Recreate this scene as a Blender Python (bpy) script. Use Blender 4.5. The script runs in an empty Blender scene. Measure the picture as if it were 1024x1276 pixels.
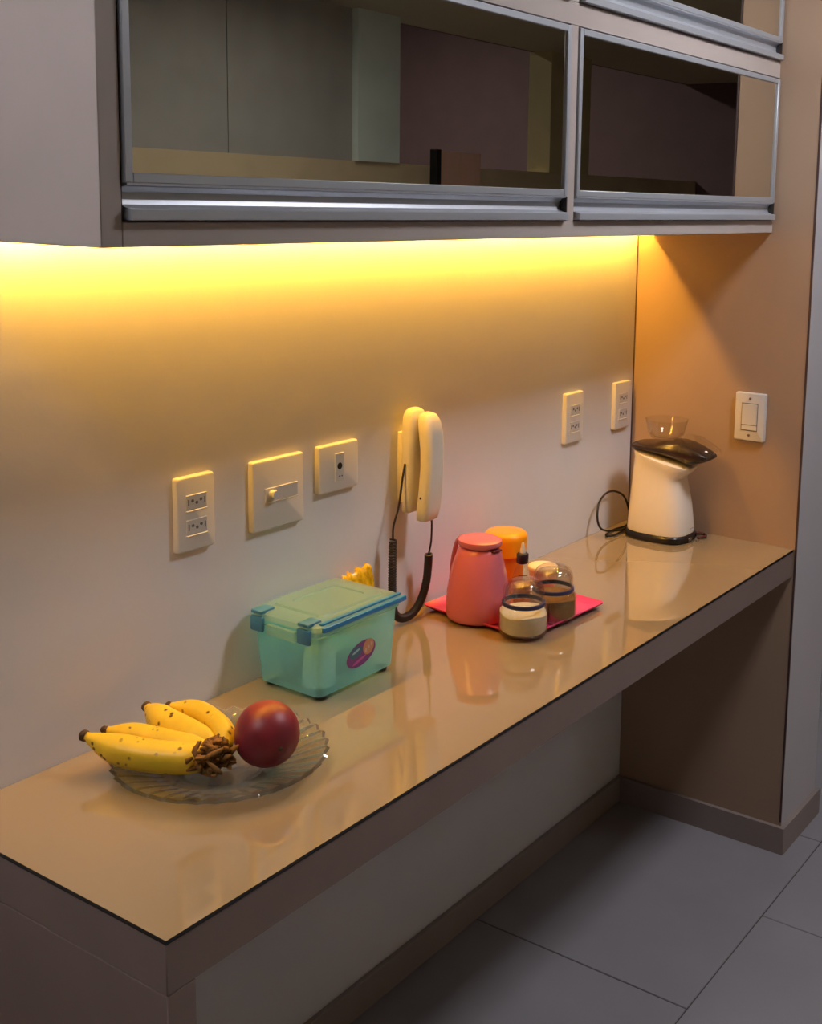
import bpy, bmesh, math, random
from mathutils import Vector, Matrix
random.seed(4)
scene = bpy.context.scene
COL = scene.collection

# ------------------------------------------------------------------ camera
FW = Vector((0.82087292, 0.55187746, -0.14696574))
RT = Vector((0.56032967, -0.82801904, 0.02037488))
UP = Vector((0.110446, 0.09907445, 0.98893171))
cd = bpy.data.cameras.new('camera')
cam = bpy.data.objects.new('camera', cd); COL.objects.link(cam)
M = Matrix((RT, UP, -FW)).transposed().to_4x4()
M.translation = Vector((-2.7107, -1.4309, 1.5965))
cam.matrix_world = M
cd.sensor_fit = 'HORIZONTAL'; cd.sensor_width = 36.0
cd.lens = 1487.4567 / 1024 * 36.0
cd.shift_x = -(631.52 - 512) / 1024
cd.shift_y = (474.05 - 638) / 1024
cd.clip_start = 0.05
scene.camera = cam

# ------------------------------------------------------------------ light set-up
LAMP_MAIN = 49.0        # radiance of the ceiling panel over the counter
LAMP_SIDE = 28.0        # radiance of the second ceiling panel
LED_POWER = 580.0       # radiance of the amber strip behind the cabinet
w = bpy.data.worlds.new('world'); scene.world = w; w.use_nodes = True
w.node_tree.nodes['Background'].inputs[0].default_value = (0.5, 0.55, 0.65, 1)
w.node_tree.nodes['Background'].inputs[1].default_value = 0.02
vs = scene.view_settings
scene.display_settings.display_device = 'sRGB'
vs.view_transform = 'Standard'; vs.look = 'None'; vs.gamma = 1.0; vs.exposure = 0.0
vs.use_curve_mapping = False

# ------------------------------------------------------------------ materials
def lin(c):
    return tuple(((v/255)/12.92 if v/255 <= 0.04045 else ((v/255+0.055)/1.055)**2.4) for v in c) + (1,)
MATS = {}
def mat(name, rgb, rough=0.5, metal=0.0, var=0.06, scale=6.0, bump=0.0, bscale=60.0, spec=0.5, coat=0.0, sss=0.0, stretch=None):
    if name in MATS: return MATS[name]
    m = bpy.data.materials.new(name); m.use_nodes = True
    nt = m.node_tree; b = nt.nodes['Principled BSDF']
    c = lin(rgb)
    tc = nt.nodes.new('ShaderNodeTexCoord'); mp = nt.nodes.new('ShaderNodeMapping')
    nt.links.new(tc.outputs['Object'], mp.inputs[0])
    if stretch: mp.inputs['Scale'].default_value = stretch
    n = nt.nodes.new('ShaderNodeTexNoise'); n.inputs['Scale'].default_value = scale; n.inputs['Detail'].default_value = 4
    nt.links.new(mp.outputs[0], n.inputs['Vector'])
    r = nt.nodes.new('ShaderNodeValToRGB')
    r.color_ramp.elements[0].position = 0.3; r.color_ramp.elements[1].position = 0.7
    r.color_ramp.elements[0].color = tuple(v*(1-var) for v in c[:3]) + (1,)
    r.color_ramp.elements[1].color = tuple(min(1, v*(1+var)) for v in c[:3]) + (1,)
    nt.links.new(n.outputs[0], r.inputs[0]); nt.links.new(r.outputs[0], b.inputs['Base Color'])
    b.inputs['Roughness'].default_value = rough; b.inputs['Metallic'].default_value = metal
    b.inputs['Specular IOR Level'].default_value = spec
    if coat: b.inputs['Coat Weight'].default_value = coat; b.inputs['Coat Roughness'].default_value = 0.05
    if sss:
        b.inputs['Subsurface Weight'].default_value = sss; b.inputs['Subsurface Radius'].default_value = (0.01, 0.006, 0.003)
    if bump:
        n2 = nt.nodes.new('ShaderNodeTexNoise'); n2.inputs['Scale'].default_value = bscale; n2.inputs['Detail'].default_value = 5
        nt.links.new(mp.outputs[0], n2.inputs['Vector'])
        bp = nt.nodes.new('ShaderNodeBump'); bp.inputs['Strength'].default_value = bump; bp.inputs['Distance'].default_value = 0.002
        nt.links.new(n2.outputs[0], bp.inputs['Height']); nt.links.new(bp.outputs[0], b.inputs['Normal'])
    MATS[name] = m
    return m

def thin_glass(name, tint, gloss=0.12, rough=0.03, haze=0.0, hazecol=(1, 1, 1)):
    """thin clear material: tinted see-through + fresnel gloss (+ some diffuse haze)"""
    m = bpy.data.materials.new(name); m.use_nodes = True
    nt = m.node_tree; nt.nodes.remove(nt.nodes['Principled BSDF'])
    out = nt.nodes['Material Output']
    t = nt.nodes.new('ShaderNodeBsdfTransparent'); t.inputs[0].default_value = lin(tint)
    g = nt.nodes.new('ShaderNodeBsdfGlossy'); g.inputs['Roughness'].default_value = rough
    lw = nt.nodes.new('ShaderNodeLayerWeight'); lw.inputs[0].default_value = 0.5
    pw = nt.nodes.new('ShaderNodeMath'); pw.operation = 'POWER'; pw.inputs[1].default_value = 4.0
    nt.links.new(lw.outputs['Facing'], pw.inputs[0])
    ad = nt.nodes.new('ShaderNodeMath'); ad.operation = 'MULTIPLY_ADD'; ad.use_clamp = True; ad.inputs[1].default_value = 0.6; ad.inputs[2].default_value = gloss
    nt.links.new(pw.outputs[0], ad.inputs[0])
    src = t.outputs[0]
    if haze:
        d = nt.nodes.new('ShaderNodeBsdfDiffuse'); n = nt.nodes.new('ShaderNodeTexNoise'); n.inputs['Scale'].default_value = 14
        r = nt.nodes.new('ShaderNodeValToRGB'); hc = lin(hazecol)
        r.color_ramp.elements[0].color = tuple(v*0.93 for v in hc[:3]) + (1,); r.color_ramp.elements[1].color = hc
        nt.links.new(n.outputs[0], r.inputs[0]); nt.links.new(r.outputs[0], d.inputs[0])
        tl = nt.nodes.new('ShaderNodeBsdfTranslucent'); nt.links.new(r.outputs[0], tl.inputs[0])
        mx0 = nt.nodes.new('ShaderNodeMixShader'); mx0.inputs[0].default_value = 0.5
        nt.links.new(d.outputs[0], mx0.inputs[1]); nt.links.new(tl.outputs[0], mx0.inputs[2])
        mh = nt.nodes.new('ShaderNodeMixShader'); mh.inputs[0].default_value = haze
        nt.links.new(t.outputs[0], mh.inputs[1]); nt.links.new(mx0.outputs[0], mh.inputs[2]); src = mh.outputs[0]
    mx = nt.nodes.new('ShaderNodeMixShader')
    nt.links.new(ad.outputs[0], mx.inputs[0]); nt.links.new(src, mx.inputs[1]); nt.links.new(g.outputs[0], mx.inputs[2])
    nt.links.new(mx.outputs[0], out.inputs[0])
    return m

def mirror_glass(name):
    m = bpy.data.materials.new(name); m.use_nodes = True
    nt = m.node_tree; nt.nodes.remove(nt.nodes['Principled BSDF']); out = nt.nodes['Material Output']
    t = nt.nodes.new('ShaderNodeBsdfTransparent'); t.inputs[0].default_value = (0.30, 0.26, 0.17, 1)
    g = nt.nodes.new('ShaderNodeBsdfGlossy'); g.inputs['Roughness'].default_value = 0.0
    n = nt.nodes.new('ShaderNodeTexNoise'); n.inputs['Scale'].default_value = 1.2
    r = nt.nodes.new('ShaderNodeValToRGB')
    r.color_ramp.elements[0].color = (0.92, 0.89, 0.80, 1); r.color_ramp.elements[1].color = (0.95, 0.92, 0.83, 1)
    nt.links.new(n.outputs[0], r.inputs[0]); nt.links.new(r.outputs[0], g.inputs[0])
    mx = nt.nodes.new('ShaderNodeMixShader'); mx.inputs[0].default_value = 0.86
    nt.links.new(t.outputs[0], mx.inputs[1]); nt.links.new(g.outputs[0], mx.inputs[2]); nt.links.new(mx.outputs[0], out.inputs[0])
    return m

def emit(name, col, s):
    m = bpy.data.materials.new(name); m.use_nodes = True
    nt = m.node_tree; nt.nodes.remove(nt.nodes['Principled BSDF'])
    e = nt.nodes.new('ShaderNodeEmission'); e.inputs[0].default_value = col + (1,); e.inputs[1].default_value = s
    nt.links.new(e.outputs[0], nt.nodes['Material Output'].inputs[0])
    return m

PLASTER = mat('white_plaster', (222, 219, 219), 0.7, var=0.03, scale=2.5, bump=0.55, bscale=16)
TAUPE_WALL = mat('taupe_paint', (170, 143, 120), 0.6, var=0.03, scale=3, bump=0.1, bscale=80)
GREY_PAINT = mat('grey_paint', (196, 192, 196), 0.6, var=0.02, scale=3)
CEIL = mat('ceiling_paint', (196, 184, 156), 0.8, var=0.02)
TILE = mat('porcelain_tile', (150, 147, 152), 0.42, var=0.05, scale=5, bump=0.05, bscale=120)
GROUT = mat('grout', (88, 82, 82), 0.9)
BASEB = mat('baseboard_tile', (150, 136, 130), 0.5, var=0.05)
LAM = mat('taupe_laminate', (186, 174, 168), 0.42, var=0.03, scale=9, bump=0.04, bscale=200)
LAM_IN = mat('cabinet_interior', (160, 148, 130), 0.6)
COUNTER_LAM = mat('counter_laminate', (138, 118, 110), 0.42, var=0.05, scale=9, bump=0.04, bscale=200)
TOPGLASS = mat('lacquered_glass', (156, 138, 108), 0.03, var=0.02, scale=3, spec=0.6, coat=1.0)
TOPGLASS.node_tree.nodes['Principled BSDF'].inputs['Coat Roughness'].default_value = 0.015
TOPGLASS.node_tree.nodes['Principled BSDF'].inputs['Coat IOR'].default_value = 1.7
GLASSEDGE = mat('glass_edge', (22, 20, 14), 0.2)
ALU = mat('aluminium', (186, 190, 198), 0.42, metal=0.45, var=0.03, scale=40, stretch=(0.05, 1, 1))
ALU_DARK = mat('dark_cap_and_gap_shade', (40, 36, 36), 0.6)
MIRROR = mirror_glass('bronze_mirror_glass')
WPLASTIC = mat('white_plastic', (214, 211, 206), 0.35, var=0.02)
GPLASTIC = mat('grey_plastic', (206, 203, 197), 0.4, var=0.02)
DARKHOLE = mat('dark_slot', (28, 24, 22), 0.6)
PINHOLE = mat('pin_hole_grey', (110, 104, 98), 0.6)
IVORY = mat('ivory_plastic', (226, 217, 198), 0.35, var=0.02)
CORD = mat('brown_cord', (38, 24, 22), 0.45)
BLACK = mat('black_plastic', (26, 22, 22), 0.3)
STEEL = mat('screw_steel', (140, 130, 120), 0.35, metal=0.8)

# ------------------------------------------------------------------ helpers
def link(name, me, m=None, parent=None, smooth=False):
    o = bpy.data.objects.new(name, me); COL.objects.link(o)
    if m is not None:
        for q in (m if isinstance(m, (list, tuple)) else [m]): me.materials.append(q)
    if smooth:
        for p in me.polygons: p.use_smooth = True
    if parent is not None: o.parent = parent
    return o
def finish(name, bm, m, parent=None, smooth=False, autos=None):
    bmesh.ops.recalc_face_normals(bm, faces=bm.faces)
    me = bpy.data.meshes.new(name); bm.to_mesh(me); bm.free()
    o = link(name, me, m, parent, smooth)
    if autos:
        for p in me.polygons: p.use_smooth = True
        me.set_sharp_from_angle(angle=math.radians(autos))
    return o
def box(bm, x0, x1, y0, y1, z0, z1, bev=0.0, seg=2, mi=0):
    v = [bm.verts.new(p) for p in ((x0,y0,z0),(x1,y0,z0),(x1,y1,z0),(x0,y1,z0),(x0,y0,z1),(x1,y0,z1),(x1,y1,z1),(x0,y1,z1))]
    fs = [bm.faces.new([v[i] for i in q]) for q in ((3,2,1,0),(4,5,6,7),(0,1,5,4),(1,2,6,5),(2,3,7,6),(3,0,4,7))]
    for q in fs: q.material_index = mi
    if bev:
        es = list({e for q in fs for e in q.edges})
        bmesh.ops.bevel(bm, geom=es, offset=bev, segments=seg, affect='EDGES', profile=0.5)
    return fs
def bx(name, x0, x1, y0, y1, z0, z1, m, parent=None, bev=0.0, seg=2):
    bm = bmesh.new(); box(bm, x0, x1, y0, y1, z0, z1, bev, seg)
    return finish(name, bm, m, parent, autos=40 if bev else None)
def loft(bm, rings, cap0=True, cap1=True, closed=True, mi=0):
    vr = [[bm.verts.new(p) for p in r] for r in rings]; n = len(vr[0])
    for a, b in zip(vr, vr[1:]):
        for i in range(n if closed else n-1):
            j = (i+1) % n
            q = bm.faces.new((a[i], a[j], b[j], b[i])); q.material_index = mi
    if cap0: bm.faces.new(list(reversed(vr[0]))).material_index = mi
    if cap1: bm.faces.new(vr[-1]).material_index = mi
    return vr
def lathe(bm, prof, c=(0,0,0), n=32, cap0=True, cap1=True, mi=0, mod=None):
    rings = []
    for k, (r, z) in enumerate(prof):
        rings.append([(c[0]+(r*(mod(k, i, n) if mod else 1))*math.cos(2*math.pi*i/n), c[1]+(r*(mod(k, i, n) if mod else 1))*math.sin(2*math.pi*i/n), c[2]+z) for i in range(n)])
    return loft(bm, rings, cap0, cap1, mi=mi)
def spline(pts, n):
    P = [Vector(p) for p in pts]; out = []
    P = [2*P[0]-P[1]] + P + [2*P[-1]-P[-2]]
    for i in range(1, len(P)-2):
        for k in range(n):
            t = k/n
            out.append(0.5*((2*P[i])+(P[i+1]-P[i-1])*t+(2*P[i-1]-5*P[i]+4*P[i+1]-P[i+2])*t*t+(3*P[i]-P[i-1]-3*P[i+1]+P[i+2])*t**3))
    out.append(P[-2]); return out
def tube(bm, pts, rad, sides=8, caps=True, mi=0, flat=None):
    P = [Vector(p) for p in pts]; n = len(P)
    t0 = (P[1]-P[0]).normalized()
    nrm = t0.orthogonal().normalized(); rings = []
    for i in range(n):
        t = (P[min(i+1, n-1)]-P[max(i-1, 0)]).normalized()
        nrm = (nrm - t*nrm.dot(t)).normalized(); b = t.cross(nrm)
        r = rad(i/(n-1)) if callable(rad) else rad
        ring = []
        for k in range(sides):
            a = 2*math.pi*k/sides; rr = r*(flat(a, i/(n-1)) if flat else 1)
            ring.append(P[i] + nrm*math.cos(a)*rr + b*math.sin(a)*rr)
        rings.append(ring)
    loft(bm, rings, caps, caps, mi=mi)
def tag(o, label, cat, group=None, kind=None):
    if label: o['label'] = label
    if cat: o['category'] = cat
    if group: o['group'] = group
    if kind: o['kind'] = kind
    return o
def thing(name, label, cat, loc, group=None, rz=0.0):
    o = bpy.data.objects.new(name, None); COL.objects.link(o); o.location = loc; o.rotation_euler = (0, 0, rz)
    o.empty_display_size = 0.05
    return tag(o, label, cat, group)
def struct(o, label=None):
    o['kind'] = 'structure'
    if label: o['label'] = label
    return o
T = 0.7831      # top of the counter
CH = 2.5        # ceiling height

# ================================================================== THE SETTING
floor = struct(bx('floor', -4.7, 5.6, -7.2, 0.2, -0.12, -0.002, GROUT), 'grey porcelain tiled kitchen floor')
tw = 0.785
bmt = bmesh.new(); box(bmt, -tw/2+0.0015, tw/2-0.0015, -tw/2+0.0015, tw/2-0.0015, -0.010, 0.0, 0.0012, 1)
bmesh.ops.recalc_face_normals(bmt, faces=bmt.faces)
tile_me = bpy.data.meshes.new('floor_tile'); bmt.to_mesh(tile_me); bmt.free(); tile_me.materials.append(TILE)
for row in range(4):
    yc = -0.53 + tw/2 - row*tw
    x_first = -0.675 if row % 2 == 0 else -0.2825
    for k in range(-6, 7):
        xc = x_first + (k+0.5)*tw
        if xc < -4.6 or xc > 5.2: continue
        t = bpy.data.objects.new('floor_tile', tile_me); COL.objects.link(t); t.location = (xc, yc, 0); t.parent = floor

struct(bx('wall_back', -4.7, 5.6, 0.0, 0.15, -0.1, CH, PLASTER), 'white plaster wall behind the counter')
BROWN0 = mat('brown_paint', (120, 104, 96), 0.8)
# stub wall at the right-hand end of the counter: taupe face, grey end
bm = bmesh.new(); box(bm, 0.0, 0.24, -0.4613, 0.0, -0.05, CH, 0.002, 1)
bm.normal_update()
for q in bm.faces:
    q.material_index = 0 if q.normal.x < -0.5 else 1
struct(finish('wall_right', bm, [TAUPE_WALL, GREY_PAINT]), 'short taupe wall closing the end of the counter')
_wr = bpy.data.objects['wall_right']; EDGE = mat('dark_edge_and_corner_shade', (74, 56, 56), 0.6)
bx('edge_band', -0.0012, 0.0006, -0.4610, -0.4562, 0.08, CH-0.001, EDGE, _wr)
bx('corner_shade', -0.0022, 0.0004, -0.0030, 0.0004, T+0.001, 2.4, EDGE, _wr)  # thin dark strip painting in the shade line where the walls meet
struct(bx('wall_left', -4.85, -4.7, -3.4, 0.15, -0.1, CH, BROWN0), 'brown wall')
struct(bx('ceiling', -4.85, 5.6, -3.3, 0.15, CH, CH+0.12, CEIL), 'plain cream ceiling')
# opposite side of the room, seen as a reflection in the cabinet glass
BEIGE = mat('beige_paint', (220, 200, 160), 0.7)
GREYP = mat('warm_grey_paint', (176, 174, 164), 0.7)
TEALP = mat('pale_green_paint', (226, 240, 228), 0.7)
OLIVE = mat('olive_beige_paint', (208, 192, 140), 0.7)
BROWN = mat('dark_brown_paint', (118, 94, 90), 0.8)
wf = struct(bx('wall_front', -4.7, 5.6, -3.32, -3.2, -0.1, 1.785, BEIGE), 'beige half-height wall on the far side of the room')
bx('upper_panel', -4.7, 0.94, -3.32, -3.205, 1.785, CH, GREYP, wf)
bx('upper_panel', 0.945, 1.74, -3.32, -3.205, 1.785, CH, GREYP, wf)
bx('pillar', 1.745, 2.06, -3.34, -3.17, 1.785, CH, TEALP, wf)
bx('pillar', 3.5, 3.97, -3.34, -3.18, 1.785, CH, OLIVE, wf)
DOORW = mat('pink_door', (244, 196, 170), 0.5, var=0.06, stretch=(1, 1, 0.1), scale=20)
dr = struct(bx('door_1', 2.39, 2.76, -3.2, -3.165, 0.0, 1.86, DOORW), 'pinkish door in the half-height wall')
bx('door_frame', 2.35, 2.388, -3.2, -3.155, 0.0, 1.868, DARKHOLE, dr)
struct(bx('wall_far', -4.7, 5.75, -7.2, -7.05, -0.1, 3.4, BROWN), 'dark brown wall of the unlit room beyond')
struct(bx('wall_end', 5.6, 5.75, -7.2, 0.15, -0.1, 3.4, BROWN), 'dark brown wall at the end of the corridor')
struct(bx('wall_side', -4.85, -4.7, -7.2, -3.4, -0.1, 3.4, BROWN), 'dark brown wall')
struct(bx('trim_1', -4.85, 5.75, -3.33, -3.30, CH+0.001, 3.4, BROWN), 'strip of wall above the ceiling')
struct(bx('ceiling_far', -4.85, 5.75, -7.2, -3.3, 3.4, 3.5, BROWN), 'dark ceiling of the unlit room beyond')
# baseboards
struct(bx('baseboard_back', -1.86, -0.0125, -0.012, 0.0, 0.0, 0.0695, BASEB, bev=0.0015, seg=1), 'tile baseboard along the back wall')
bm = bmesh.new(); L = [(-0.012, 0), (-0.012, -0.4733), (0.252, -0.4733), (0.252, -0.4613), (0.0, -0.4613), (0.0, 0.0)]
loft(bm, [[(x, y, 0.0) for x, y in L], [(x, y, 0.0695) for x, y in L]])
struct(finish('baseboard_right', bm, BASEB), 'taupe tile baseboard around the end wall')

# ================================================================== COUNTER
ct = thing('counter', 'long taupe counter with glossy beige glass top fixed along the white wall', 'counter', (-0.95, -0.2264, 0))
def child(o, p):
    o.parent = p; o.matrix_parent_inverse = p.matrix_basis.inverted() if False else Matrix.Translation(-Vector(p.location)); return o
child(bx('counter_slab', -1.9075, -0.0005, -0.4525, -0.0005, 0.7140, T-0.0055, COUNTER_LAM, bev=0.0012, seg=1), ct)
child(bx('end_panel', -1.9075, -1.8657, -0.4525, -0.0005, 0.0, 0.7138, COUNTER_LAM, bev=0.0012, seg=1), ct)
bm = bmesh.new(); box(bm, -1.9083, -0.0005, -0.4535, -0.0005, T-0.0055, T, 0.0)
bm.normal_update()
for q in bm.faces: q.material_index = 0 if q.normal.z > 0.5 else 1
child(finish('glass_top', bm, [TOPGLASS, GLASSEDGE]), ct)

# ================================================================== WALL CABINET
XL, XR, YF, YB, ZB, ZT = -1.8919, -0.0006, -0.356, -0.032, 1.5400, 2.318
cb = thing('wall_cabinet', 'taupe wall cabinet with reflective bronze glass doors framed in aluminium', 'cabinet', (-0.95, -0.19, ZB))
P = lambda *a, **k: child(bx(*a, **k), cb)
P('side_panel', XL, XL+0.0275, YF, YB, ZB, ZT, LAM, bev=0.001, seg=1)
P('side_panel', XR-0.004, XR, YF+0.024, YB, ZB+0.028, ZT, LAM)
P('bottom_panel', XL+0.0277, XR, YF, YB, ZB, ZB+0.0275, LAM, bev=0.001, seg=1)
P('top_panel', XL+0.0277, XR, YF, YB, ZT-0.0275, ZT, LAM)
P('middle_rail', XL+0.0277, XR, YF, YB-0.005, 1.8955, 1.9335, LAM, bev=0.001, seg=1)
for z0, z1 in ((ZB+0.0277, 1.8953), (1.9337, ZT-0.0277)):
    P('divider', -0.9405, -0.9165, YF, YB-0.005, z0, z1, LAM)
P('back_panel', XL+0.0277, XR-0.0045, YB-0.0045, YB-0.0002, ZB+0.028, ZT-0.028, LAM_IN)
P('mounting_rail', XL+0.03, XR-0.03, YB+0.0002, -0.0003, 2.18, 2.27, LAM)
def cab_door(x0, x1, z0, z1):
    y0 = YF - 0.004; y1 = YF + 0.017; fw = 0.011
    zg = z0 + 0.041
    bm = bmesh.new()
    box(bm, x0, x0+fw, y0, y1, zg, z1, 0.001, 1); box(bm, x1-fw, x1, y0, y1, zg, z1, 0.001, 1)
    box(bm, x0+fw, x1-fw, y0, y1, z1-fw, z1, 0.001, 1); box(bm, x0+fw, x1-fw, y0, y1, zg, zg+fw, 0.001, 1)
    d = child(finish('door', bm, ALU, autos=40), cb)
    g = bx('glass_pane', x0+fw-0.002, x1-fw+0.002, y0+0.004, y0+0.008, zg+fw-0.002, z1-fw+0.002, MIRROR); g.parent = d
    # bent aluminium pull: recessed cove above a forward lip
    pr = [(y1, zg), (y0+0.001, zg), (y0+0.001, zg-0.0025), (y0+0.009, zg-0.004), (y0+0.0135, zg-0.010), (y0+0.0145, zg-0.018),
          (y0+0.012, zg-0.0235), (y0+0.005, zg-0.0265), (y0-0.004, zg-0.0275), (y0-0.006, zg-0.029), (y0-0.006, zg-0.0395), (y0-0.0035, z0+0.0006), (y1, z0+0.0006)]
    bm = bmesh.new(); loft(bm, [[(x0+0.003, y, z) for y, z in pr], [(x1-0.004, y, z) for y, z in pr]])
    h = finish('pull_handle', bm, ALU); h.parent = d
    bm = bmesh.new(); box(bm, x1-0.0042, x1-0.0012, y0+0.0002, y1, z0+0.001, zg-0.001)
    e = finish('handle_end_cap', bm, ALU_DARK); e.parent = d
    bm = bmesh.new()
    box(bm, x0-0.002, x0-0.0002, y0+0.006, y1, z0, z1); box(bm, x1+0.0002, x1+0.0018, y0+0.006, y1, z0, z1)
    box(bm, x0, x1, y0+0.006, y1, z1+0.0002, z1+0.0018)
    e = finish('gap_shade', bm, ALU_DARK); e.parent = d  # dark strips standing in for the shade in the gaps around the door
for z0, z1 in ((1.5690, 1.8930), (1.9345, 2.2870)):
    cab_door(-1.8620, -0.9430, z0, z1)
    cab_door(-0.9140, -0.0050, z0, z1)
# amber light strip in the slot between cabinet and wall
led = thing('led_strip', 'glowing amber light strip tucked behind the bottom of the wall cabinet', 'light strip', (-0.95, -0.027, 1.552))
def led_bar(name, a0, a1, m):     # bar whose face looks at the wall and slightly down
    nn = Vector((0, 0.60, -0.80)).normalized(); tt = Vector((0, 0.80, 0.60)).normalized(); c0 = Vector((0, -0.0235, 1.5580))
    bm = bmesh.new(); h = 0.0020 if m is not ALU else 0.0050
    sec = [c0+nn*a0-tt*h, c0+nn*a1-tt*h, c0+nn*a1+tt*h, c0+nn*a0+tt*h]
    loft(bm, [[(-1.86, p.y, p.z) for p in sec], [(-0.006, p.y, p.z) for p in sec]])
    return child(finish(name, bm, m), led)
led_bar('strip_housing', 0.0, 0.0025, ALU)
led_bar('diffuser', 0.0026, 0.0036, emit('amber_led', (1.0, 0.49, 0.062), LED_POWER))

# ================================================================== CEILING LAMPS
def ceiling_lamp(loc, size, s, label, zc=CH):
    t = thing('ceiling_lamp', label, 'lamp', (loc[0], loc[1], zc))
    h = size/2
    bm = bmesh.new()
    for a in (( -h-0.02, h+0.02, -h-0.02, -h), (-h-0.02, h+0.02, h, h+0.02), (-h-0.02, -h, -h, h), (h, h+0.02, -h, h)):
        box(bm, a[0], a[1], a[2], a[3], -0.04, -0.0005, 0.002, 1)
    finish('housing', bm, WPLASTIC, t)
    bx('diffuser', -h+0.0005, h-0.0005, -h+0.0005, h-0.0005, -0.034, -0.026, emit('lamp_diffuser_%g' % s, (1.0, 0.985, 1.04), s), t)
ceiling_lamp((-0.50, -1.12), 0.34, LAMP_MAIN, 'square white ceiling panel lamp over the counter, beside the taupe wall end')
ceiling_lamp((-2.75, -0.22), 0.34, LAMP_SIDE, 'square white ceiling panel lamp beyond the cabinet side panel')
ceiling_lamp((0.9, -2.30), 0.34, 10.0, 'added square white ceiling panel lamp brightening the reflected half-height beige wall')  # added lamp, brightens the opposite wall reflected in the cabinet glass
ceiling_lamp((3.3, -5.2), 0.34, 120.0, 'added square white ceiling panel lamp brightening the dim room beyond the half-height wall', 3.4)  # added lamp, lifts the otherwise dark far room in the reflection

# ================================================================== WALL PLATES
def rounded_plate(bm, w, h, d, r=0.004, bev=0.003):
    """plate in local XZ, back at y=0, front at y=-d, centred on origin"""
    def ring(w, h, y):
        out = []
        for cx, cz, a0 in ((w/2-r, h/2-r, 0), (-w/2+r, h/2-r, 90), (-w/2+r, -h/2+r, 180), (w/2-r, -h/2+r, 270)):
            for k in range(5):
                a = math.radians(a0+k*22.5); out.append((cx+r*math.cos(a), y, cz+r*math.sin(a)))
        return out
    loft(bm, [ring(w, h, 0), ring(w, h, -d+bev), ring(w-bev*0.6, h-bev*0.6, -d+bev*0.3), ring(w-bev*2, h-bev*2, -d)])
def disc(bm, x, y0, y1, z, r, n=12):
    loft(bm, [[(x+r*math.cos(2*math.pi*i/n), y0, z+r*math.sin(2*math.pi*i/n)) for i in range(n)], [(x+r*math.cos(2*math.pi*i/n), y1, z+r*math.sin(2*math.pi*i/n)) for i in range(n)]])
def plate(name, label, cat, loc, w, h, group=None, rz=0.0, d=0.011):
    t = thing(name, label, cat, loc, group, rz)
    bm = bmesh.new(); rounded_plate(bm, w, h, d); finish('cover_plate', bm, WPLASTIC, t, autos=50)
    return t, d
def socket_module(t, d, z, w=0.042, h=0.024):
    bm = bmesh.new(); box(bm, -w/2, w/2, -d-0.0012, -d+0.001, z-h/2, z+h/2, 0.0008, 1); mo = finish('socket_module', bm, GPLASTIC, t)
    bm = bmesh.new()
    for k in (-1, 0, 1): disc(bm, k*0.0085, -d-0.0016, -d+0.0005, z+(0.002 if k else -0.002), 0.0027)
    for k in (-1, 1): box(bm, k*0.0165-0.0012, k*0.0165+0.0012, -d-0.0015, -d, z-0.005, z+0.005)
    e = finish('pin_holes', bm, PINHOLE); e.parent = mo
    bm = bmesh.new(); box(bm, -w/2, w/2, -d-0.0022, -d+0.001, z-h/2-0.0035, z-h/2-0.0010, 0.0005, 1); e = finish('ridge', bm, WPLASTIC); e.parent = mo
for x, z, wd, lab in ((-1.466, 1.105, 0.076, 'white double wall socket beside the square knob plate'),
                  (-0.3075, 1.097, 0.080, 'white double wall socket between the handset and the corner socket'),
                  (-0.0700, 1.0965, 0.080, 'white double wall socket right in the corner above the popcorn machine')):
    t, d = plate('wall_socket', lab, 'socket', (x, -0.0003, z), wd, 0.120, 'double wall sockets on the white wall')
    socket_module(t, d, 0.019); socket_module(t, d, -0.021)
t, d = plate('dimmer_plate', 'large square white wall plate with a small round knob', 'switch', (-1.285, -0.0003, 1.103), 0.121, 0.121)
bm = bmesh.new(); box(bm, -0.034, 0.044, -d-0.0012, -d+0.001, -0.012, 0.012, 0.0008, 1); mo = finish('module', bm, GPLASTIC, t)
bm = bmesh.new(); box(bm, 0.008, 0.0085, -d-0.0014, -d, -0.0115, 0.0115); box(bm, -0.034, 0.044, -d-0.0018, -d, -0.0142, -0.0125); e = finish('seam', bm, WPLASTIC); e.parent = mo
bm = bmesh.new(); disc(bm, -0.018, -d-0.012, -d-0.0005, 0.001, 0.0075, 20); finish('knob', bm, WPLASTIC, t, autos=40)
t, d = plate('phone_jack_plate', 'small white wall plate with a single dark round jack', 'socket', (-1.134, -0.0003, 1.121), 0.104, 0.087)
bm = bmesh.new(); box(bm, -0.012, 0.012, -d-0.0012, -d+0.001, -0.026, 0.026, 0.0008, 1); mo = finish('module', bm, GPLASTIC, t)
bm = bmesh.new(); disc(bm, 0, -d-0.0018, -d, 0.002, 0.0062, 16); disc(bm, 0, -d-0.0016, -d, -0.017, 0.0018); disc(bm, 0.006, -d-0.0016, -d, -0.017, 0.0014); e = finish('jack_hole', bm, DARKHOLE); e.parent = mo
t, d = plate('light_switch', 'white rocker light switch with two screws on the taupe wall', 'switch', (-0.0003, -0.3275, 1.0945), 0.078, 0.118, rz=-math.pi/2)
bm = bmesh.new(); box(bm, -0.021, 0.021, -d-0.0005, -d+0.001, -0.034, 0.034); mo = finish('rocker_frame', bm, mat('rocker_gap', (120, 112, 104), 0.6), t)
bm = bmesh.new(); box(bm, -0.0195, 0.0195, -d-0.003, -d, -0.019, 0.032, 0.001, 1); finish('rocker', bm, WPLASTIC, t)
bm = bmesh.new(); box(bm, -0.0195, 0.0195, -d-0.002, -d, -0.032, -0.020, 0.0008, 1); finish('rocker_bottom', bm, WPLASTIC, t)
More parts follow.
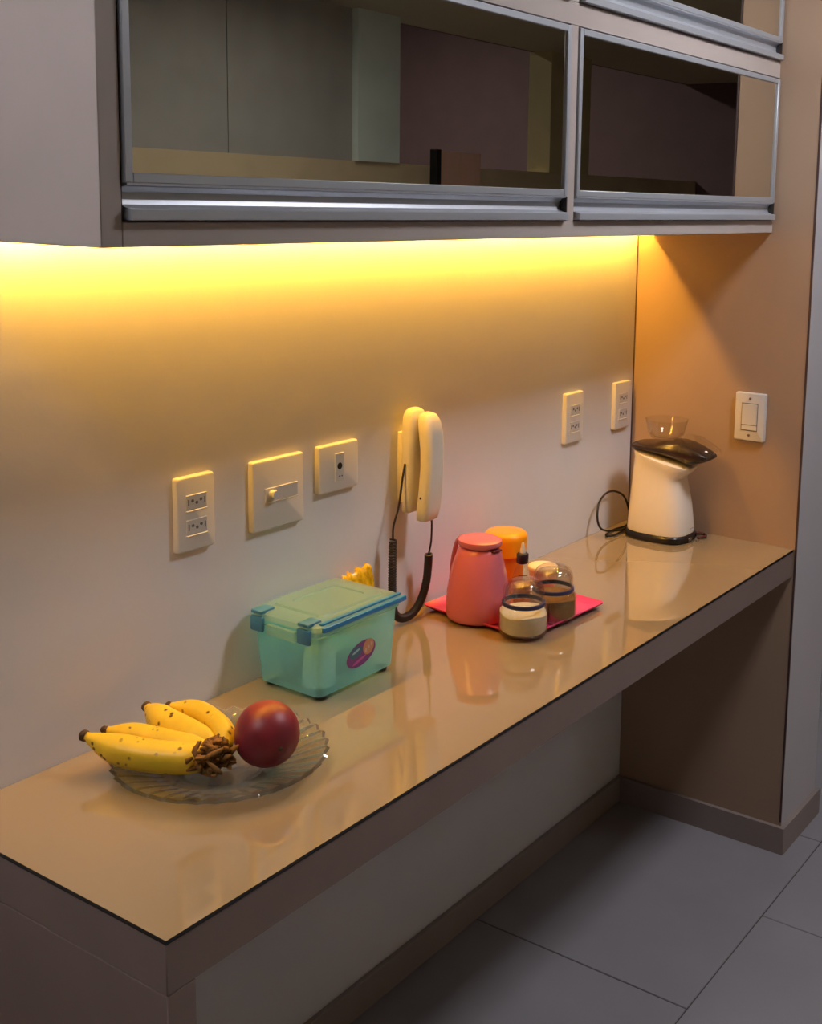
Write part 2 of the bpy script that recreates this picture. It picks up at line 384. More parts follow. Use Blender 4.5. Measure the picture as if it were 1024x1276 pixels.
for z in (0.045, -0.045):
    bm = bmesh.new(); disc(bm, 0, -d-0.0012, -d+0.001, z, 0.0033); finish('screw', bm, STEEL, t)

# ================================================================== WALL HANDSET
ph = thing('wall_intercom', 'cream wall intercom handset with dark coiled cord hanging above the counter', 'intercom', (-0.935, 0, 1.0))
Q = lambda o: child(o, ph)
Q(bx('wall_bracket', -0.957, -0.915, -0.014, -0.0004, 1.02, 1.158, IVORY, bev=0.002))
def rrect(cx, cy, w, h, z, n=6, r=None, dz=0):
    r = r or min(w, h)*0.42; out = []
    for sx, sy, a0 in ((1, 1, 0), (-1, 1, 90), (-1, -1, 180), (1, -1, 270)):
        for k in range(n):
            a = math.radians(a0+90*k/(n-1)); out.append((cx+sx*(w/2-r)+r*math.cos(a), cy+sy*(h/2-r)+r*math.sin(a), z+dz))
    return out
bm = bmesh.new()
prof = [(1.000, 0.034, 0.014, -0.020), (1.004, 0.046, 0.021, -0.0235), (1.03, 0.052, 0.026, -0.0265), (1.08, 0.056, 0.029, -0.0285), (1.13, 0.057, 0.030, -0.029),
        (1.165, 0.056, 0.030, -0.029), (1.188, 0.050, 0.028, -0.028), (1.200, 0.038, 0.022, -0.027), (1.205, 0.020, 0.012, -0.026)]
loft(bm, [rrect(-0.938, y, w_, d_, z, r=min(w_, d_)*0.35) for z, w_, d_, y in prof])
Q(finish('base', bm, IVORY, autos=60))
bm = bmesh.new()
prof = [(0.986, 0.034, 0.018, -0.052), (0.990, 0.045, 0.027, -0.054), (1.01, 0.051, 0.031, -0.0575), (1.05, 0.052, 0.030, -0.0625), (1.09, 0.050, 0.029, -0.065), (1.13, 0.050, 0.030, -0.0645),
        (1.16, 0.051, 0.032, -0.0610), (1.182, 0.046, 0.030, -0.0570), (1.194, 0.035, 0.024, -0.0535), (1.198, 0.018, 0.012, -0.052)]
loft(bm, [rrect(-0.930, y, w_, d_, z, r=min(w_, d_)*0.38) for z, w_, d_, y in prof])
hs = Q(finish('handset', bm, IVORY, autos=60))
bm = bmesh.new(); disc(bm, 0, 0, 0.0015, 0, 0.0025); o = finish('microphone_hole', bm, DARKHOLE)
o.parent = hs; o.rotation_euler = (0, 0, -math.pi/2); o.location = (-0.9566, -0.058, 1.035)
bm = bmesh.new()
lead1 = spline([(-0.967, -0.028, 1.10), (-0.9745, -0.028, 1.07), (-0.985, -0.028, 1.02), (-1.000, -0.028, 0.985), (-1.0015, -0.028, 0.958)], 6)
tube(bm, lead1, 0.0022, 6)
coil = spline([(-1.0015, -0.028, 0.958), (-1.0025, -0.028, 0.90), (-1.002, -0.028, 0.85), (-0.996, -0.028, 0.812), (-0.975, -0.030, 0.796), (-0.945, -0.032, 0.798), (-0.918, -0.032, 0.818), (-0.902, -0.032, 0.85), (-0.899, -0.034, 0.885), (-0.903, -0.038, 0.908)], 30)
hel = []; tot = 0.0
for i, p in enumerate(coil):
    tt = (coil[min(i+1, len(coil)-1)]-coil[max(i-1, 0)]).normalized()
    if i: tot += (p-coil[i-1]).length
for i in range(1150):
    s = i/1149*(len(coil)-1.001); k = int(s); p = coil[k].lerp(coil[k+1], s-k)
    tt = (coil[min(k+1, len(coil)-1)]-coil[max(k-1, 0)]).normalized()
    n1 = Vector((0, 1, 0)); n1 = (n1-tt*n1.dot(tt)).normalized(); n2 = tt.cross(n1)
    a = 2*math.pi*i/12.0
    hel.append(p + n1*math.cos(a)*0.0064 + n2*math.sin(a)*0.0064)
tube(bm, hel, 0.0022, 6)
tube(bm, spline([(-0.903, -0.038, 0.908), (-0.906, -0.046, 0.935), (-0.912, -0.052, 0.965), (-0.914, -0.053, 0.990)], 6), 0.0020, 6)
Q(finish('coiled_cord', bm, CORD, smooth=True))

# ================================================================== STORAGE BOX
TEAL = thin_glass('teal_translucent', (226, 250, 252), 0.03, 0.25, haze=0.50, hazecol=(164, 240, 255))
LIDM = thin_glass('lid_translucent', (232, 244, 228), 0.02, 0.3, haze=0.34, hazecol=(204, 240, 250))
BLUE = mat('blue_plastic', (36, 124, 186), 0.35)
CLIP = mat('teal_clip', (64, 126, 164), 0.4)
sb = thing('storage_box', 'translucent teal plastic storage box with blue-edged lid and purple oval sticker', 'box', (-1.25, -0.09, T))
S = lambda o: child(o, sb)
def rr4(x0, x1, y0, y1, z, r, n=5):
    return rrect((x0+x1)/2, (y0+y1)/2, x1-x0, y1-y0, z, n, r)
bm = bmesh.new()
outer = [rr4(-1.339, -1.159, -0.153, -0.022, T+0.006, 0.014), rr4(-1.345, -1.153, -0.158, -0.018, T+0.010, 0.016), rr4(-1.353, -1.147, -0.163, -0.014, T+0.112, 0.016),
         rr4(-1.358, -1.143, -0.167, -0.011, T+0.116, 0.016), rr4(-1.358, -1.143, -0.167, -0.011, T+0.124, 0.016)]
inner = [rr4(-1.355, -1.146, -0.164, -0.014, T+0.124, 0.014), rr4(-1.350, -1.150, -0.160, -0.017, T+0.110, 0.014), rr4(-1.342, -1.156, -0.155, -0.021, T+0.012, 0.014)]
loft(bm, outer, True, False)
S(finish('tub', bm, TEAL, autos=40))
bm = bmesh.new()
loft(bm, [rr4(-1.359, -1.142, -0.169, -0.010, T+0.1242, 0.014), rr4(-1.359, -1.142, -0.169, -0.010, T+0.133, 0.014), rr4(-1.352, -1.149, -0.162, -0.016, T+0.137, 0.012),
          rr4(-1.325, -1.168, -0.146, -0.030, T+0.137, 0.010), rr4(-1.322, -1.171, -0.143, -0.033, T+0.1405, 0.010), rr4(-1.30, -1.19, -0.125, -0.05, T+0.1405, 0.010), rr4(-1.298, -1.192, -0.123, -0.052, T+0.1385, 0.008)])
ld = S(finish('lid', bm, LIDM, autos=30))
o = bx('edge_strip', -1.352, -1.143, -0.1765, -0.1692, T+0.1255, T+0.1345, BLUE, bev=0.002); o.parent = ld; o.matrix_parent_inverse = Matrix(); 
o.parent = sb; child(o, sb)
o = bx('edge_strip', -1.348, -1.147, -0.1675, -0.1600, T+0.1352, T+0.1385, BLUE, bev=0.001); child(o, sb)
for yc in (-0.038, -0.143):
    bm = bmesh.new()
    box(bm, -1.3680, -1.3605, yc-0.014, yc+0.014, T+0.104, T+0.130, 0.003, 2)
    child(finish('clip', bm, CLIP, autos=40), sb)
    bm = bmesh.new(); box(bm, -1.3680, -1.335, yc-0.012, yc+0.012, T+0.1338, T+0.1405, 0.0025, 2)
    child(finish('clip_hinge', bm, CLIP, autos=40), sb)
bm = bmesh.new(); box(bm, -1.3665, -1.3585, -0.124, -0.058, T+0.102, T+0.121, 0.003, 2)
child(finish('handle_ledge', bm, LIDM, autos=40), sb)
for x, y in ((-1.325, -0.142), (-1.325, -0.035), (-1.172, -0.142), (-1.172, -0.035)):
    bm = bmesh.new(); lathe(bm, [(0.009, 0), (0.011, 0.001), (0.011, 0.005), (0.008, 0.0065)], (x, y, T+0.0002), 14)
    child(finish('foot', bm, BLACK, autos=50), sb)
# sticker (flat print on the front wall of the tub)
def sticker(name, cx, cz, rx, rz_, m, off, clip=None, tilt=0.18):
    bm = bmesh.new(); pts = []
    for i in range(28):
        a = 2*math.pi*i/28; u = rx*math.cos(a); v = rz_*math.sin(a)
        if clip: u, v = clip(u, v)
        u, v = u*math.cos(tilt)-v*math.sin(tilt), u*math.sin(tilt)+v*math.cos(tilt)
        x, z = cx+u, cz+v
        k = (z-(T+0.010))/(0.102); yw = -0.158-0.005*k
        pts.append((x, yw-off, z))
    loft(bm, [[(x, y+0.0002, z) for x, y, z in pts], pts])
    return child(finish(name, bm, m), sb)
sticker('sticker', -1.245, 0.8395, 0.037, 0.0215, mat('sticker_purple', (122, 60, 132), 0.4), 0.0006)
sticker('sticker_print', -1.259, 0.8455, 0.016, 0.010, mat('sticker_teal', (52, 104, 128), 0.4), 0.0009)
sticker('sticker_print', -1.227, 0.847, 0.014, 0.014, mat('sticker_orange', (196, 140, 110), 0.4), 0.0009)
for k in range(3): sticker('sticker_print', -1.234+k*0.007, 0.842+k*0.004, 0.0028, 0.0035, mat('sticker_pink', (206, 170, 150), 0.4), 0.0012)
sticker('sticker_print', -1.250, 0.829, 0.018, 0.0026, mat('sticker_magenta', (190, 84, 160), 0.4), 0.0012, tilt=0.3)
sticker('sticker_print', -1.259, 0.847, 0.010, 0.0022, mat('sticker_white', (150, 190, 200), 0.4), 0.0012, tilt=0.3)
# what can be seen inside the box
MILK = mat('milky_bottle', (206, 224, 200), 0.35)
bt = thing('milky_bottle', 'small milky bottle standing inside the teal storage box', 'bottle', (-1.306, -0.122, T+0.0125))
bm = bmesh.new(); lathe(bm, [(0.022, 0), (0.027, 0.003), (0.027, 0.052), (0.020, 0.066), (0.012, 0.072), (0.012, 0.082)], n=24); finish('bottle_body', bm, MILK, bt, autos=50)
bm = bmesh.new(); lathe(bm, [(0.0135, 0.0825), (0.0135, 0.094), (0.011, 0.096)], n=20); finish('cap', bm, WPLASTIC, bt, autos=50)
bm = bmesh.new()
rings = []
for k in range(9):
    t_ = k/8; ww = 0.056*math.sin(math.pi*(0.12+0.76*t_))**0.5; dd = 0.05*math.sin(math.pi*(0.1+0.8*t_))**0.5
    rings.append([(ww/2*math.cos(a)*(1+0.08*random.uniform(-1, 1)), dd/2*math.sin(a)*(1+0.1*random.uniform(-1, 1)), 0.062*t_) for a in [2*math.pi*i/18 for i in range(18)]])
loft(bm, rings); o = finish('blue_pouch', bm, mat('blue_pouch', (70, 140, 168), 0.5), smooth=True); o.location = (-1.300, -0.060, T+0.0125)
tag(o, 'soft blue pouch lying inside the teal storage box', 'pouch')
bm = bmesh.new(); rings = []
for k in range(9):
    t_ = k/8; ww = 0.075*math.sin(math.pi*(0.12+0.76*t_))**0.5; dd = 0.08*math.sin(math.pi*(0.1+0.8*t_))**0.5
    rings.append([(ww/2*math.cos(a)*(1+0.08*random.uniform(-1, 1)), dd/2*math.sin(a)*(1+0.1*random.uniform(-1, 1)), 0.045*t_) for a in [2*math.pi*i/18 for i in range(18)]])
loft(bm, rings); o = finish('teal_pouch', bm, mat('teal_pouch', (96, 160, 160), 0.5), smooth=True); o.location = (-1.218, -0.085, T+0.0125)
tag(o, 'soft teal pouch lying under the sticker side of the storage box', 'pouch')

# ================================================================== SNACK BAG
SNK = mat('yellow_wrapper', (240, 180, 20), 0.25, var=0.45, scale=70, bump=0.6, bscale=70)
bm = bmesh.new(); rings = []
N = 40
for k in range(15):
    t_ = k/14; hw = 0.044*(0.85+0.15*math.sin(math.pi*t_)); hd = 0.015*max(0.05, math.sin(math.pi*(0.06+0.9*t_)))**0.7
    z = 0.138*t_; ring = []
    for i in range(N):
        a = 2*math.pi*i/N; cr = 0.004*t_**3
        ring.append((hw*math.copysign(abs(math.cos(a))**0.7, math.cos(a)), hd*math.sin(a)+cr*math.sin(9*math.cos(a)*1.4+k*0.5)*1.0, z + (0.005*math.sin(11*math.cos(a)+1)*t_**2 + 0.003*math.cos(a)*t_**2)))
    rings.append(ring)
loft(bm, rings); o = finish('snack_bag', bm, SNK, smooth=True); o.location = (-1.096, -0.022, T+0.0003)
tag(o, 'crinkled yellow snack bag standing behind the teal storage box', 'snack bag')

# ================================================================== FRUIT PLATE
CRYSTAL = bpy.data.materials.new('cut_crystal'); CRYSTAL.use_nodes = True
_nt = CRYSTAL.node_tree; _nt.nodes.remove(_nt.nodes['Principled BSDF'])
_g = _nt.nodes.new('ShaderNodeBsdfGlass'); _g.inputs['IOR'].default_value = 1.5; _g.inputs['Roughness'].default_value = 0.0
_n = _nt.nodes.new('ShaderNodeTexNoise'); _n.inputs['Scale'].default_value = 8
_r = _nt.nodes.new('ShaderNodeValToRGB'); _r.color_ramp.elements[0].color = (0.93, 0.95, 0.94, 1); _r.color_ramp.elements[1].color = (1, 1, 1, 1)
_nt.links.new(_n.outputs[0], _r.inputs[0]); _nt.links.new(_r.outputs[0], _g.inputs[0])
_t = _nt.nodes.new('ShaderNodeBsdfTransparent'); _m = _nt.nodes.new('ShaderNodeMixShader'); _m.inputs[0].default_value = 0.8
_nt.links.new(_t.outputs[0], _m.inputs[1]); _nt.links.new(_g.outputs[0], _m.inputs[2]); _nt.links.new(_m.outputs[0], _nt.nodes['Material Output'].inputs[0])
def scal(k, i, n):
    return 1.0 + (0.012 if (i//2) % 2 else -0.012)*(1 if k in (3, 4, 5, 6, 7) else 0)
bm = bmesh.new()
n = 144
def pl_ring(r, z, amp, damp=0.0):
    return [((r*(1+damp*math.cos(36*2*math.pi*i/n)))*math.cos(2*math.pi*i/n), (r*(1+damp*math.cos(36*2*math.pi*i/n)))*math.sin(2*math.pi*i/n), z+amp*math.cos(36*2*math.pi*i/n)) for i in range(n)]
loft(bm, [pl_ring(0.080, 0.0, 0), pl_ring(0.086, 0.0008, 0.0004), pl_ring(0.098, 0.0030, 0.0008, 0.010), pl_ring(0.108, 0.0062, 0.0026, 0.012), pl_ring(0.118, 0.0088, 0.0030, 0.012), pl_ring(0.128, 0.0116, 0.0030, 0.012), pl_ring(0.140, 0.0156, 0.0030, 0.014), pl_ring(0.150, 0.0188, 0.0024, 0.016), pl_ring(0.153, 0.0205, 0.002, 0.018),
          pl_ring(0.149, 0.0235, 0.002, 0.012), pl_ring(0.134, 0.0200, 0.0008), pl_ring(0.115, 0.0140, 0.0006), pl_ring(0.096, 0.0075, 0), pl_ring(0.086, 0.0050, 0), pl_ring(0.055, 0.0046, 0), pl_ring(0.053, 0.0056, 0), pl_ring(0.02, 0.0056, 0)])
o = finish('crystal_plate', bm, CRYSTAL, autos=30); o.location = (-1.585, -0.190, T+0.0003)
tag(o, 'clear cut-glass plate with scalloped rim holding the fruit', 'plate')

# bananas
def banana_mat():
    m = mat('banana_skin', (232, 196, 46), 0.42, var=0.12, scale=18)
    nt = m.node_tree; b = nt.nodes['Principled BSDF']
    src = b.inputs['Base Color'].links[0].from_socket
    tc = nt.nodes.new('ShaderNodeTexCoord'); v = nt.nodes.new('ShaderNodeTexVoronoi'); v.inputs['Scale'].default_value = 75
    nt.links.new(tc.outputs['Object'], v.inputs['Vector'])
    n_ = nt.nodes.new('ShaderNodeTexNoise'); n_.inputs['Scale'].default_value = 26; nt.links.new(tc.outputs['Object'], n_.inputs['Vector'])
    r1 = nt.nodes.new('ShaderNodeValToRGB'); r1.color_ramp.elements[0].position = 0.16; r1.color_ramp.elements[0].color = (1, 1, 1, 1); r1.color_ramp.elements[1].position = 0.28; r1.color_ramp.elements[1].color = (0, 0, 0, 1)
    nt.links.new(v.outputs['Distance'], r1.inputs[0])
    r2 = nt.nodes.new('ShaderNodeValToRGB'); r2.color_ramp.elements[0].position = 0.48; r2.color_ramp.elements[1].position = 0.55
    nt.links.new(n_.outputs[0], r2.inputs[0])
    mu = nt.nodes.new('ShaderNodeMath'); mu.operation = 'MULTIPLY'; nt.links.new(r1.outputs[0], mu.inputs[0]); nt.links.new(r2.outputs[0], mu.inputs[1])
    mx = nt.nodes.new('ShaderNodeMix'); mx.data_type = 'RGBA'; nt.links.new(mu.outputs[0], mx.inputs['Factor'])
    nt.links.new(src, mx.inputs[6]); mx.inputs[7].default_value = lin((92, 54, 20)); nt.links.new(mx.outputs[2], b.inputs['Base Color'])
    return m
BAN = banana_mat(); BTIP = mat('banana_tip', (70, 48, 22), 0.7)
CROWN = mat('banana_crown', (122, 82, 28), 0.8, var=0.6, scale=60, bump=0.8, bscale=90)
bn = thing('banana_bunch', 'bunch of ripe speckled yellow bananas lying on the glass plate', 'bananas', (-1.615, -0.225, T+0.02))
bn_lift = Vector((0, 0, 0.002))
BANS = [([(-1.712, -0.050, 0.835), (-1.694, -0.096, 0.822), (-1.671, -0.145, 0.816), (-1.644, -0.187, 0.815), (-1.622, -0.216, 0.819)], 0.0225),
        ([(-1.680, -0.055, 0.833), (-1.657, -0.102, 0.829), (-1.639, -0.166, 0.827), (-1.619, -0.212, 0.822)], 0.017),
        ([(-1.603, -0.051, 0.840), (-1.611, -0.098, 0.834), (-1.614, -0.162, 0.830), (-1.612, -0.208, 0.822)], 0.0215),
        ([(-1.581, -0.076, 0.841), (-1.571, -0.130, 0.841), (-1.581, -0.185, 0.836), (-1.604, -0.222, 0.824)], 0.0165)]
for pts, rmax in BANS:
    sp = [p+bn_lift for p in spline(pts, 8)]
    def rad(t_, rmax=rmax):
        if t_ < 0.04: return rmax*0.30
        if t_ < 0.35: return rmax*(0.34+0.66*math.sin((t_-0.04)/0.31*math.pi/2))
        if t_ < 0.75: return rmax
        return rmax*(1-0.55*((t_-0.75)/0.25)**1.5)
    bm = bmesh.new(); tube(bm, sp, rad, 20, flat=lambda a, t_: 1+0.045*math.cos(5*a))
    o = child(finish('banana', bm, BAN, smooth=True), bn)
    p0 = sp[0]; d0 = (sp[0]-sp[2]).normalized()
    bm = bmesh.new(); tube(bm, [p0-d0*0.003, p0+d0*0.003, p0+d0*0.0065], lambda t_, rmax=rmax: rmax*(0.36 if t_ < 0.9 else 0.2), 10)
    e = finish('tip', bm, BTIP, smooth=True); e.parent = o
bm = bmesh.new()
for k in range(110):
    c = Vector((max(-1.66, min(-1.617, random.gauss(-1.632, 0.012))), max(-0.25, min(-0.195, random.gauss(-0.224, 0.012))), random.uniform(0.810, 0.842)))
    d_ = Vector((random.uniform(-1, 1), random.uniform(-1, 0.6), random.uniform(-0.6, 1))).normalized()
    L_ = random.uniform(0.006, 0.017); s_ = Vector((random.uniform(-1, 1), random.uniform(-1, 1), random.uniform(-1, 1)))*0.006
    tube(bm, [c-d_*L_, c+s_, c+d_*L_], lambda t_: 0.0042*(1-0.6*abs(2*t_-1)), 6)
tube(bm, spline([(-1.625, -0.205, 0.818), (-1.617, -0.218, 0.820), (-1.610, -0.226, 0.822)], 4), lambda t_: 0.017-0.010*t_, 12)
child(finish('crown', bm, CROWN, smooth=True), bn)

# mango
def mango_mat():
    m = mat('mango_skin', (124, 34, 46), 0.42, var=0.25, scale=24)
    nt = m.node_tree; b = nt.nodes['Principled BSDF']; src = b.inputs['Base Color'].links[0].from_socket
    tc = nt.nodes.new('ShaderNodeTexCoord'); sx = nt.nodes.new('ShaderNodeSeparateXYZ'); nt.links.new(tc.outputs['Object'], sx.inputs[0])
    n_ = nt.nodes.new('ShaderNodeTexNoise'); n_.inputs['Scale'].default_value = 30; nt.links.new(tc.outputs['Object'], n_.inputs['Vector'])
    ma = nt.nodes.new('ShaderNodeMath'); ma.operation = 'MULTIPLY_ADD'; ma.inputs[1].default_value = 0.02; nt.links.new(n_.outputs[0], ma.inputs[0]); nt.links.new(sx.outputs[2], ma.inputs[2])
    r = nt.nodes.new('ShaderNodeMapRange'); r.inputs[1].default_value = 0.044; r.inputs[2].default_value = 0.066; nt.links.new(ma.outputs[0], r.inputs[0])
    mx = nt.nodes.new('ShaderNodeMix'); mx.data_type = 'RGBA'; nt.links.new(r.outputs[0], mx.inputs['Factor'])
    nt.links.new(src, mx.inputs[6]); mx.inputs[7].default_value = lin((190, 90, 34)); nt.links.new(mx.outputs[2], b.inputs['Base Color'])
    return m
mg = thing('mango', 'round dark red mango on the glass plate beside the bananas', 'mango', (-1.564, -0.261, T+0.0135+0.0465))
bm = bmesh.new(); bmesh.ops.create_uvsphere(bm, u_segments=40, v_segments=24, radius=1)
for v in bm.verts:
    x, y, z = v.co; r_ = 0.0468*(1+0.018*math.sin(2.2*x+1.1)+0.012*math.cos(3*y))
    v.co = (x*r_*1.0, y*r_*0.985, z*0.0465*(1+0.01*x))
finish('fruit', bm, mango_mat(), mg, smooth=True)
bm = bmesh.new(); lathe(bm, [(0.0035, -0.001), (0.003, 0.001), (0.0012, 0.0018)], n=10); o = finish('stem_scar', bm, BTIP, mg)
dv = Vector((-0.35, -0.93, -0.10)).normalized(); o.rotation_euler = dv.to_track_quat('Z', 'Y').to_euler(); o.location = dv*0.0460

# ================================================================== TRAY AND THINGS ON IT
TRAYM = mat('magenta_melamine', (228, 74, 136), 0.22, var=0.04)
TR = [(-0.886, -0.010), (-0.911, -0.279), (-0.647, -0.297), (-0.627, -0.024)]
def quad(s, z, n=5, r=0.012):
    c = Vector((sum(p[0] for p in TR)/4, sum(p[1] for p in TR)/4)); out = []
    P4 = [c+(Vector(p)-c)*s for p in TR]
    for i in range(4):
        a, b, d_ = P4[i-1], P4[i], P4[(i+1) % 4]
        u, v = (a-b).normalized(), (d_-b).normalized()
        for k in range(n):
            t_ = k/(n-1); q = b + u*r*(1-t_)**2 + v*r*t_**2
            out.append((q.x, q.y, z))
    return out
bm = bmesh.new()
loft(bm, [quad(0.84, T+0.0003), quad(0.90, T+0.0012), quad(0.992, T+0.0095), quad(1.0, T+0.0125), quad(0.99, T+0.0130), quad(0.90, T+0.0046), quad(0.84, T+0.0038)])
tag(finish('serving_tray', bm, TRAYM, autos=30), 'square magenta melamine tray carrying the thermos and the jars', 'tray')
TZ = T+0.0048
# thermos
PINK = mat('coral_pink_plastic', (216, 112, 126), 0.25, var=0.04)
th = thing('thermos_jug', 'coral pink plastic thermos jug with flat lid on the magenta tray', 'thermos', (-0.858, -0.127, TZ), rz=math.radians(-96))
bm = bmesh.new(); lathe(bm, [(0.054, 0), (0.0600, 0.002), (0.0625, 0.010), (0.0630, 0.030), (0.0615, 0.055), (0.0565, 0.085), (0.0500, 0.112), (0.0420, 0.134), (0.0380, 0.142), (0.030, 0.144)], n=44)
for v in bm.verts:    # pouring lip swells out on +x near the shoulder
    if v.co.z > 0.11 and v.co.x > 0: v.co.x += 0.014*(v.co.x/0.045)**4*min(1, (v.co.z-0.11)/0.03)
finish('jug_body', bm, PINK, th, autos=60)
bm = bmesh.new(); lathe(bm, [(0.033, 0.1455), (0.0390, 0.1465), (0.0415, 0.151), (0.0405, 0.1575), (0.036, 0.1600), (0.015, 0.1612)], n=36)
for v in bm.verts:
    if v.co.x > 0: v.co.x *= 1.16
finish('lid', bm, PINK, th, autos=50)
bm = bmesh.new(); lathe(bm, [(0.030, 0.1438), (0.030, 0.1458)], n=30); finish('lid_gap', bm, DARKHOLE, th)
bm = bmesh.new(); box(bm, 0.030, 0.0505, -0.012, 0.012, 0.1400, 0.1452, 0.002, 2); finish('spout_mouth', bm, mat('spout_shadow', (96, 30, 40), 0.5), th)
bm = bmesh.new(); tube(bm, spline([(-0.036, 0, 0.150), (-0.047, 0, 0.150), (-0.058, 0, 0.138), (-0.0665, 0, 0.110), (-0.0705, 0, 0.080), (-0.070, 0, 0.050), (-0.061, 0, 0.034)], 6), 0.0058, 12, flat=lambda a, t_: 1+0.25*math.cos(2*a))
finish('handle', bm, PINK, th, smooth=True)
# orange canister
ORL = mat('orange_lid', (250, 160, 10), 0.3, var=0.03)
ORB = mat('orange_canister', (222, 122, 14), 0.35, var=0.05)
oc = thing('orange_canister', 'round canister with a bright orange lid behind the pink thermos', 'canister', (-0.690, -0.078, TZ))
bm = bmesh.new(); lathe(bm, [(0.034, 0), (0.037, 0.002), (0.0385, 0.06), (0.039, 0.086)], n=36); finish('canister_body', bm, ORB, oc, autos=50)
bm = bmesh.new(); lathe(bm, [(0.0415, 0.080), (0.0440, 0.081), (0.0455, 0.112), (0.0450, 0.122), (0.0405, 0.1275), (0.020, 0.1290)], n=40); finish('lid', bm, ORL, oc, autos=50)
# dropper bottle
db = thing('sweetener_bottle', 'small clear bottle with black collar and white nozzle among the jars', 'bottle', (-0.738, -0.152, TZ))
CLEAR = thin_glass('clear_plastic', (250, 249, 246), 0.035, 0.03)
bm = bmesh.new(); lathe(bm, [(0.017, 0), (0.0195, 0.002), (0.0195, 0.058), (0.015, 0.070), (0.0105, 0.076), (0.0105, 0.084)], n=28, cap1=False); finish('bottle_body', bm, CLEAR, db, autos=50)
bm = bmesh.new(); lathe(bm, [(0.0165, 0.0025), (0.018, 0.004), (0.018, 0.040), (0.016, 0.0405)], n=24); finish('liquid', bm, mat('amber_liquid', (190, 120, 60), 0.2), db, autos=50)
bm = bmesh.new(); lathe(bm, [(0.0115, 0.0845), (0.0125, 0.0855), (0.0125, 0.1035), (0.0095, 0.106)], n=24); finish('collar', bm, mat('dark_cap', (38, 22, 34), 0.35), db, autos=50)
bm = bmesh.new(); lathe(bm, [(0.0062, 0.1062), (0.0058, 0.112), (0.0035, 0.1195), (0.0028, 0.125), (0.0018, 0.1265)], n=16); finish('nozzle', bm, WPLASTIC, db, autos=50)
# cream tub
tb = thing('cream_tub', 'small cream coloured tub with a flat lid between bottle and jar', 'tub', (-0.672, -0.160, TZ))
CRM = mat('cream_plastic', (246, 226, 176), 0.4, var=0.03)
bm = bmesh.new(); lathe(bm, [(0.024, 0), (0.026, 0.002), (0.0285, 0.056)], n=30); finish('tub_body', bm, CRM, tb, autos=50)
bm = bmesh.new(); lathe(bm, [(0.0290, 0.0565), (0.0310, 0.0572), (0.0310, 0.0635), (0.029, 0.0655), (0.015, 0.0662)], n=30); finish('lid', bm, CRM, tb, autos=50)
# glass jars
JAR = thin_glass('jar_glass', (244, 243, 240), 0.09, 0.02)
GASK = mat('blue_gasket', (30, 46, 104), 0.4)
def jar(label, loc, content_mat, content_h):
    t_ = thing('glass_jar', label, 'jar', loc, 'lidded glass jars on the tray')
    bm = bmesh.new()
    out_ = [(0.040, 0), (0.0455, 0.003), (0.0475, 0.010), (0.0475, 0.040), (0.0455, 0.050), (0.0405, 0.056), (0.0385, 0.058)]
    in_ = [(0.0365, 0.058), (0.0385, 0.055), (0.0435, 0.049), (0.0455, 0.040), (0.0455, 0.010), (0.043, 0.005), (0.02, 0.0045)]
    lathe(bm, out_+in_, n=44); finish('jar_body', bm, JAR, t_, autos=50)
    bm = bmesh.new(); h = content_h
    lathe(bm, [(0.040, 0.0055), (0.0445, 0.010), (0.0448, h), (0.030, h+0.004), (0.012, h+0.002)], n=40)
    for v in bm.verts:
        if v.co.z > h-0.001: v.co.z += 0.004*math.sin(40*v.co.x+60*v.co.y)
    finish('contents', bm, content_mat, t_, autos=50)
    bm = bmesh.new(); lathe(bm, [(0.0372, 0.0560), (0.0412, 0.0564), (0.0418, 0.0580), (0.0418, 0.0632), (0.0395, 0.0640), (0.0372, 0.0636), (0.0372, 0.0560)], n=40, cap0=False, cap1=False); finish('gasket', bm, GASK, t_, autos=50)
    bm = bmesh.new()
    o1 = [(0.0385, 0.0640), (0.0405, 0.0660), (0.0400, 0.078), (0.0375, 0.092), (0.0325, 0.1000), (0.024, 0.1050), (0.010, 0.1068)]
    lathe(bm, o1, n=40, cap0=False, cap1=True)
    finish('dome_lid', bm, JAR, t_, autos=60)
    bm = bmesh.new(); lathe(bm, [(0.036, 0.0642), (0.0362, 0.075), (0.034, 0.088), (0.029, 0.0955), (0.010, 0.0995)], n=40, cap0=False)
    finish('lid_inner_wall', bm, JAR, t_, autos=60)
    bm = bmesh.new()
    for k in range(3): 
        a = math.radians(-52+k*9); c_, s_ = math.cos(a), math.sin(a)
        b0 = [(0.0478*c_-0.002*s_*u, 0.0478*s_+0.002*c_*u) for u in (-1, 1)]
        loft(bm, [[(b0[0][0], b0[0][1], 0.040), (b0[1][0], b0[1][1], 0.040), (b0[1][0], b0[1][1], 0.043), (b0[0][0], b0[0][1], 0.043)],
                  [(b0[0][0]*1.004, b0[0][1]*1.004, 0.040), (b0[1][0]*1.004, b0[1][1]*1.004, 0.040), (b0[1][0]*1.004, b0[1][1]*1.004, 0.043), (b0[0][0]*1.004, b0[0][1]*1.004, 0.043)]])
    finish('printed_mark', bm, DARKHOLE, t_)
jar('domed glass jar half full of white sugar on the magenta tray', (-0.879, -0.248, TZ), mat('sugar', (255, 250, 236), 0.8, var=0.08, scale=60, bump=0.4, bscale=300), 0.042)
jar('domed glass jar full of brown coffee powder on the magenta tray', (-0.772, -0.247, TZ), mat('brown_powder', (150, 112, 62), 0.8, var=0.2, scale=60, bump=0.4, bscale=300), 0.044)

